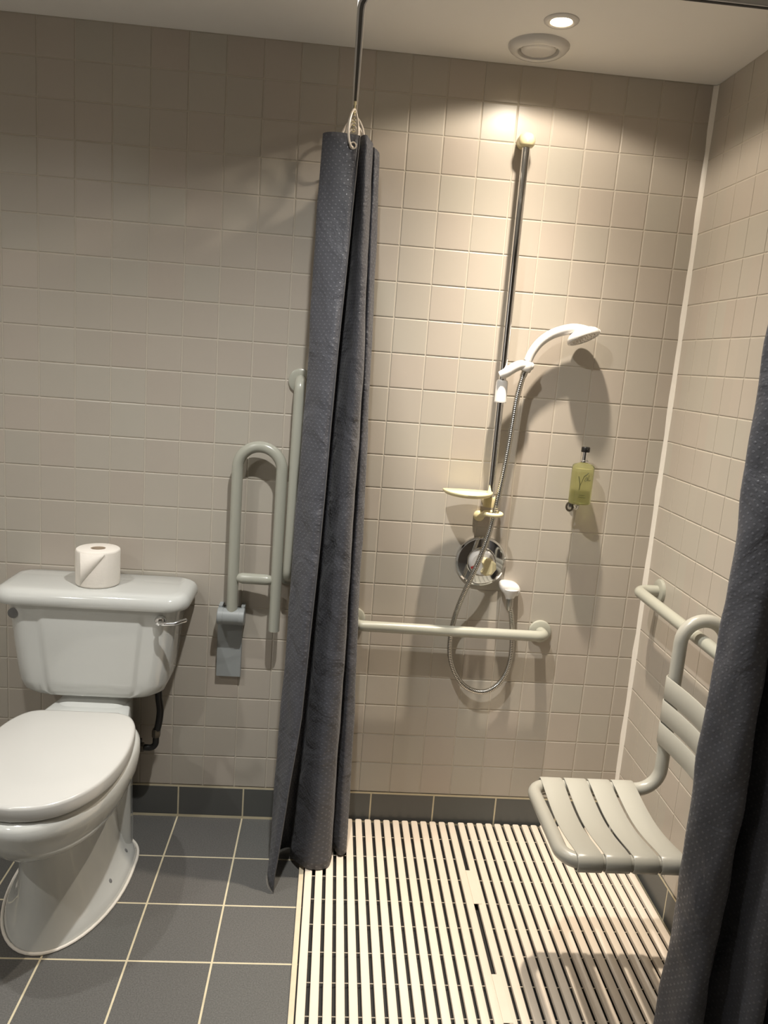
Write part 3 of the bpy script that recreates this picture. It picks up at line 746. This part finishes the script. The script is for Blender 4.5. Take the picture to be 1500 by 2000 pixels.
for k in range(4):
    x0 = 1.5195+.0612*k; build('seat_slat', seat_slat(x0, x0+.0550, k), M_SEATG, seat, smooth=50)
def back_slat(z0, z1):
    th = .0035; R = RB+.0012; up = []
    for d in (-150, -120, -90, -60, -30, 0): up.append((XB-R*math.cos(math.radians(d))*1.0, YB+R*math.sin(math.radians(d))*1.0))
    for i in range(1, 12):
        f = i/12; up.append((XB-R+.012*math.sin(pi*f), YB+(YA-YB)*f))
    for d in (0, 30, 60, 90, 120, 150): up.append((XB-R*math.cos(math.radians(d)), YA+R*math.sin(math.radians(d))))
    rings = []
    for zz, ins in ((z0, .0014), (z0+.002, 0), (z1-.002, 0), (z1, .0014)):
        o_, i_ = [], []
        for k, (x, y) in enumerate(up):
            a = Vector((up[min(k+1, len(up)-1)][0]-up[max(k-1, 0)][0], up[min(k+1, len(up)-1)][1]-up[max(k-1, 0)][1], 0)).normalized()
            nx, ny = -a.y, a.x
            o_.append(Vector((x+nx*(th-ins), y+ny*(th-ins), zz))); i_.append(Vector((x+nx*ins*.4, y+ny*ins*.4, zz)))
        rings.append(o_+i_[::-1])
    return loft(rings, True, True)
for z0, z1 in ((.7185, .7755), (.6595, .7140), (.5990, .6550)):
    build('back_slat', back_slat(z0, z1), M_SEATG, seat, smooth=50)

# ------------------------------------------------------------------ duckboard mats
build('floor_gap_shade', box(.9415, XR-.003, -1.04, -.003, .0005, .002), mat('painted_gap_shade', (34, 33, 32), .6, noise=.2, nscale=60), kind='structure', smooth=0)  # near-black sheet over the floor tiles, paints the shade seen between the slats
def duckboard(x0, n, pitch, width, yb, yf, label, tabs):
    t = empty('duckboard_mat', (x0+n*pitch/2, (yb+yf)/2, 0), label, 'shower mat', 'slatted shower mats')
    mb = MB()
    for k in range(n):
        a = x0+pitch*k; b = a+width
        rings = []
        r = width*.5
        for (y, ins, dz) in ((yb, .0035, .002), (yb-.003, .001, .0006), (yb-.007, 0, 0), (yf+.007, 0, 0), (yf+.003, .001, .0006), (yf, .0035, .002)):
            z1 = .021-dz; i_ = ins
            rings.append([Vector((a+i_, y, .010)), Vector((b-i_, y, .010)), Vector((b-i_, y, z1-.0022)), Vector((b-i_-.0006, y, z1-.0007)), Vector((b-i_-.0022, y, z1)), Vector((a+i_+.0022, y, z1)), Vector((a+i_+.0006, y, z1-.0007)), Vector((a+i_, y, z1-.0022))])
        loft(rings, True, True, mb)
    build('slats', mb, M_SLAT, t, smooth=40)
    k = 0; y = -.1
    while y > yf+.02:
        rod = MB(); tube([(x0+.004, y, .0135), (x0+pitch*(n-1)+width-.004, y, .0135)], .0013, 8, rod)
        build('cross_rod', rod, M_ROD, t)
        foot = MB()
        for j in range(n):
            a = x0+pitch*j+width*.5; box(a-.007, a+.007, y-.030, y-.020, .0, .011, foot)
        build('rubber_feet', foot, M_DARKGAP, t, smooth=0)
        y -= .0985
    for (ya, yb_) in tabs:
        xj = x0+n*pitch-(pitch-width)
        tb = MB(); box(xj-.001, xj+.0225, yb_, ya, .0206, .0226, tb)
        build('joining_tab', tb, M_SLAT, t, smooth=0, bevel=.0007)
    return t
duckboard(.9442, 16, .03035, .0209, -.012, -1.02, 'left half of the cream slatted shower mat, beside the grey floor tiles', [(-.262, -.407), (-.662, -.807)])
duckboard(1.4330, 17, .03035, .0209, -.012, -1.02, 'right half of the cream slatted shower mat, beneath the shower seat', [])

# ------------------------------------------------------------------ lamps and camera
def spot(x, y, watts, col, sigma, spill, power=2., rad=.02):
    """recessed reflector lamp: bell-shaped beam with a weak spill out to the rim of the can"""
    l = bpy.data.lights.new('downlight_beam', 'SPOT'); l.energy = watts; l.color = col
    l.spot_size = math.radians(150); l.spot_blend = .25; l.shadow_soft_size = rad
    l.use_nodes = True; nt = l.node_tree; em = nt.nodes['Emission']
    tc = nt.nodes.new('ShaderNodeTexCoord'); sp = nt.nodes.new('ShaderNodeSeparateXYZ'); nt.links.new(tc.outputs['Normal'], sp.inputs[0])
    def mt(op, a, b=None):
        n = nt.nodes.new('ShaderNodeMath'); n.operation = op
        for i_, v in enumerate((a, b)):
            if v is None: continue
            if isinstance(v, (int, float)): n.inputs[i_].default_value = v
            else: nt.links.new(v, n.inputs[i_])
        return n.outputs[0]
    th = mt('ARCCOSINE', mt('MINIMUM', mt('ABSOLUTE', sp.outputs[2]), 1.))
    q = mt('DIVIDE', th, math.radians(sigma)); g = mt('EXPONENT', mt('MULTIPLY', mt('POWER', q, power), -1.))
    nt.links.new(mt('ADD', mt('MULTIPLY', g, 1-spill), spill), em.inputs['Strength'])
    o = bpy.data.objects.new('downlight_beam', l); COL.objects.link(o); o.location = (x, y, ZC-.008)
    return o
K = 100.
spot(*L1, 1.90*K, (1., .88, .73), 26, .070)
spot(*L2, 1.15*K, (1., .985, .945), 48, .0, 3.)
spot(*L3, .45*K, (1., .985, .945), 48, .0, 3.)
spot(*L_FILL, .85*K, (1., .985, .945), 45, .05)  # added unseen lamp, only lifts the general fill light
w = bpy.data.worlds.new('World'); scene.world = w; w.use_nodes = True
w.node_tree.nodes['Background'].inputs[0].default_value = (0, 0, 0, 1)

cam = bpy.data.cameras.new('camera'); co = bpy.data.objects.new('camera', cam); COL.objects.link(co)
R = Matrix(((.9955, -.0572, .0751), (.0627, -.1939, -.9790), (.0706, .9794, -.1894)))
rx_, ry_, rz_ = Vector(R[0]), Vector(R[1]), Vector(R[2])
rz_.normalize(); rx_ = (rx_-rz_*rx_.dot(rz_)).normalized(); ry_ = rz_.cross(rx_)
m3 = Matrix((rx_, -ry_, -rz_)).transposed()
co.matrix_world = Matrix.Translation((.9469, -2.3212, 1.4874)) @ m3.to_4x4()
cam.sensor_fit = 'VERTICAL'; cam.sensor_height = 24.; cam.sensor_width = 18.; cam.lens = 1529.4/2000*24.; cam.clip_start = .02
scene.camera = co
scene.view_settings.view_transform = 'Standard'; scene.view_settings.look = 'None'
scene.view_settings.gamma = 1.; scene.view_settings.use_curve_mapping = False
scene.view_settings.exposure = .10
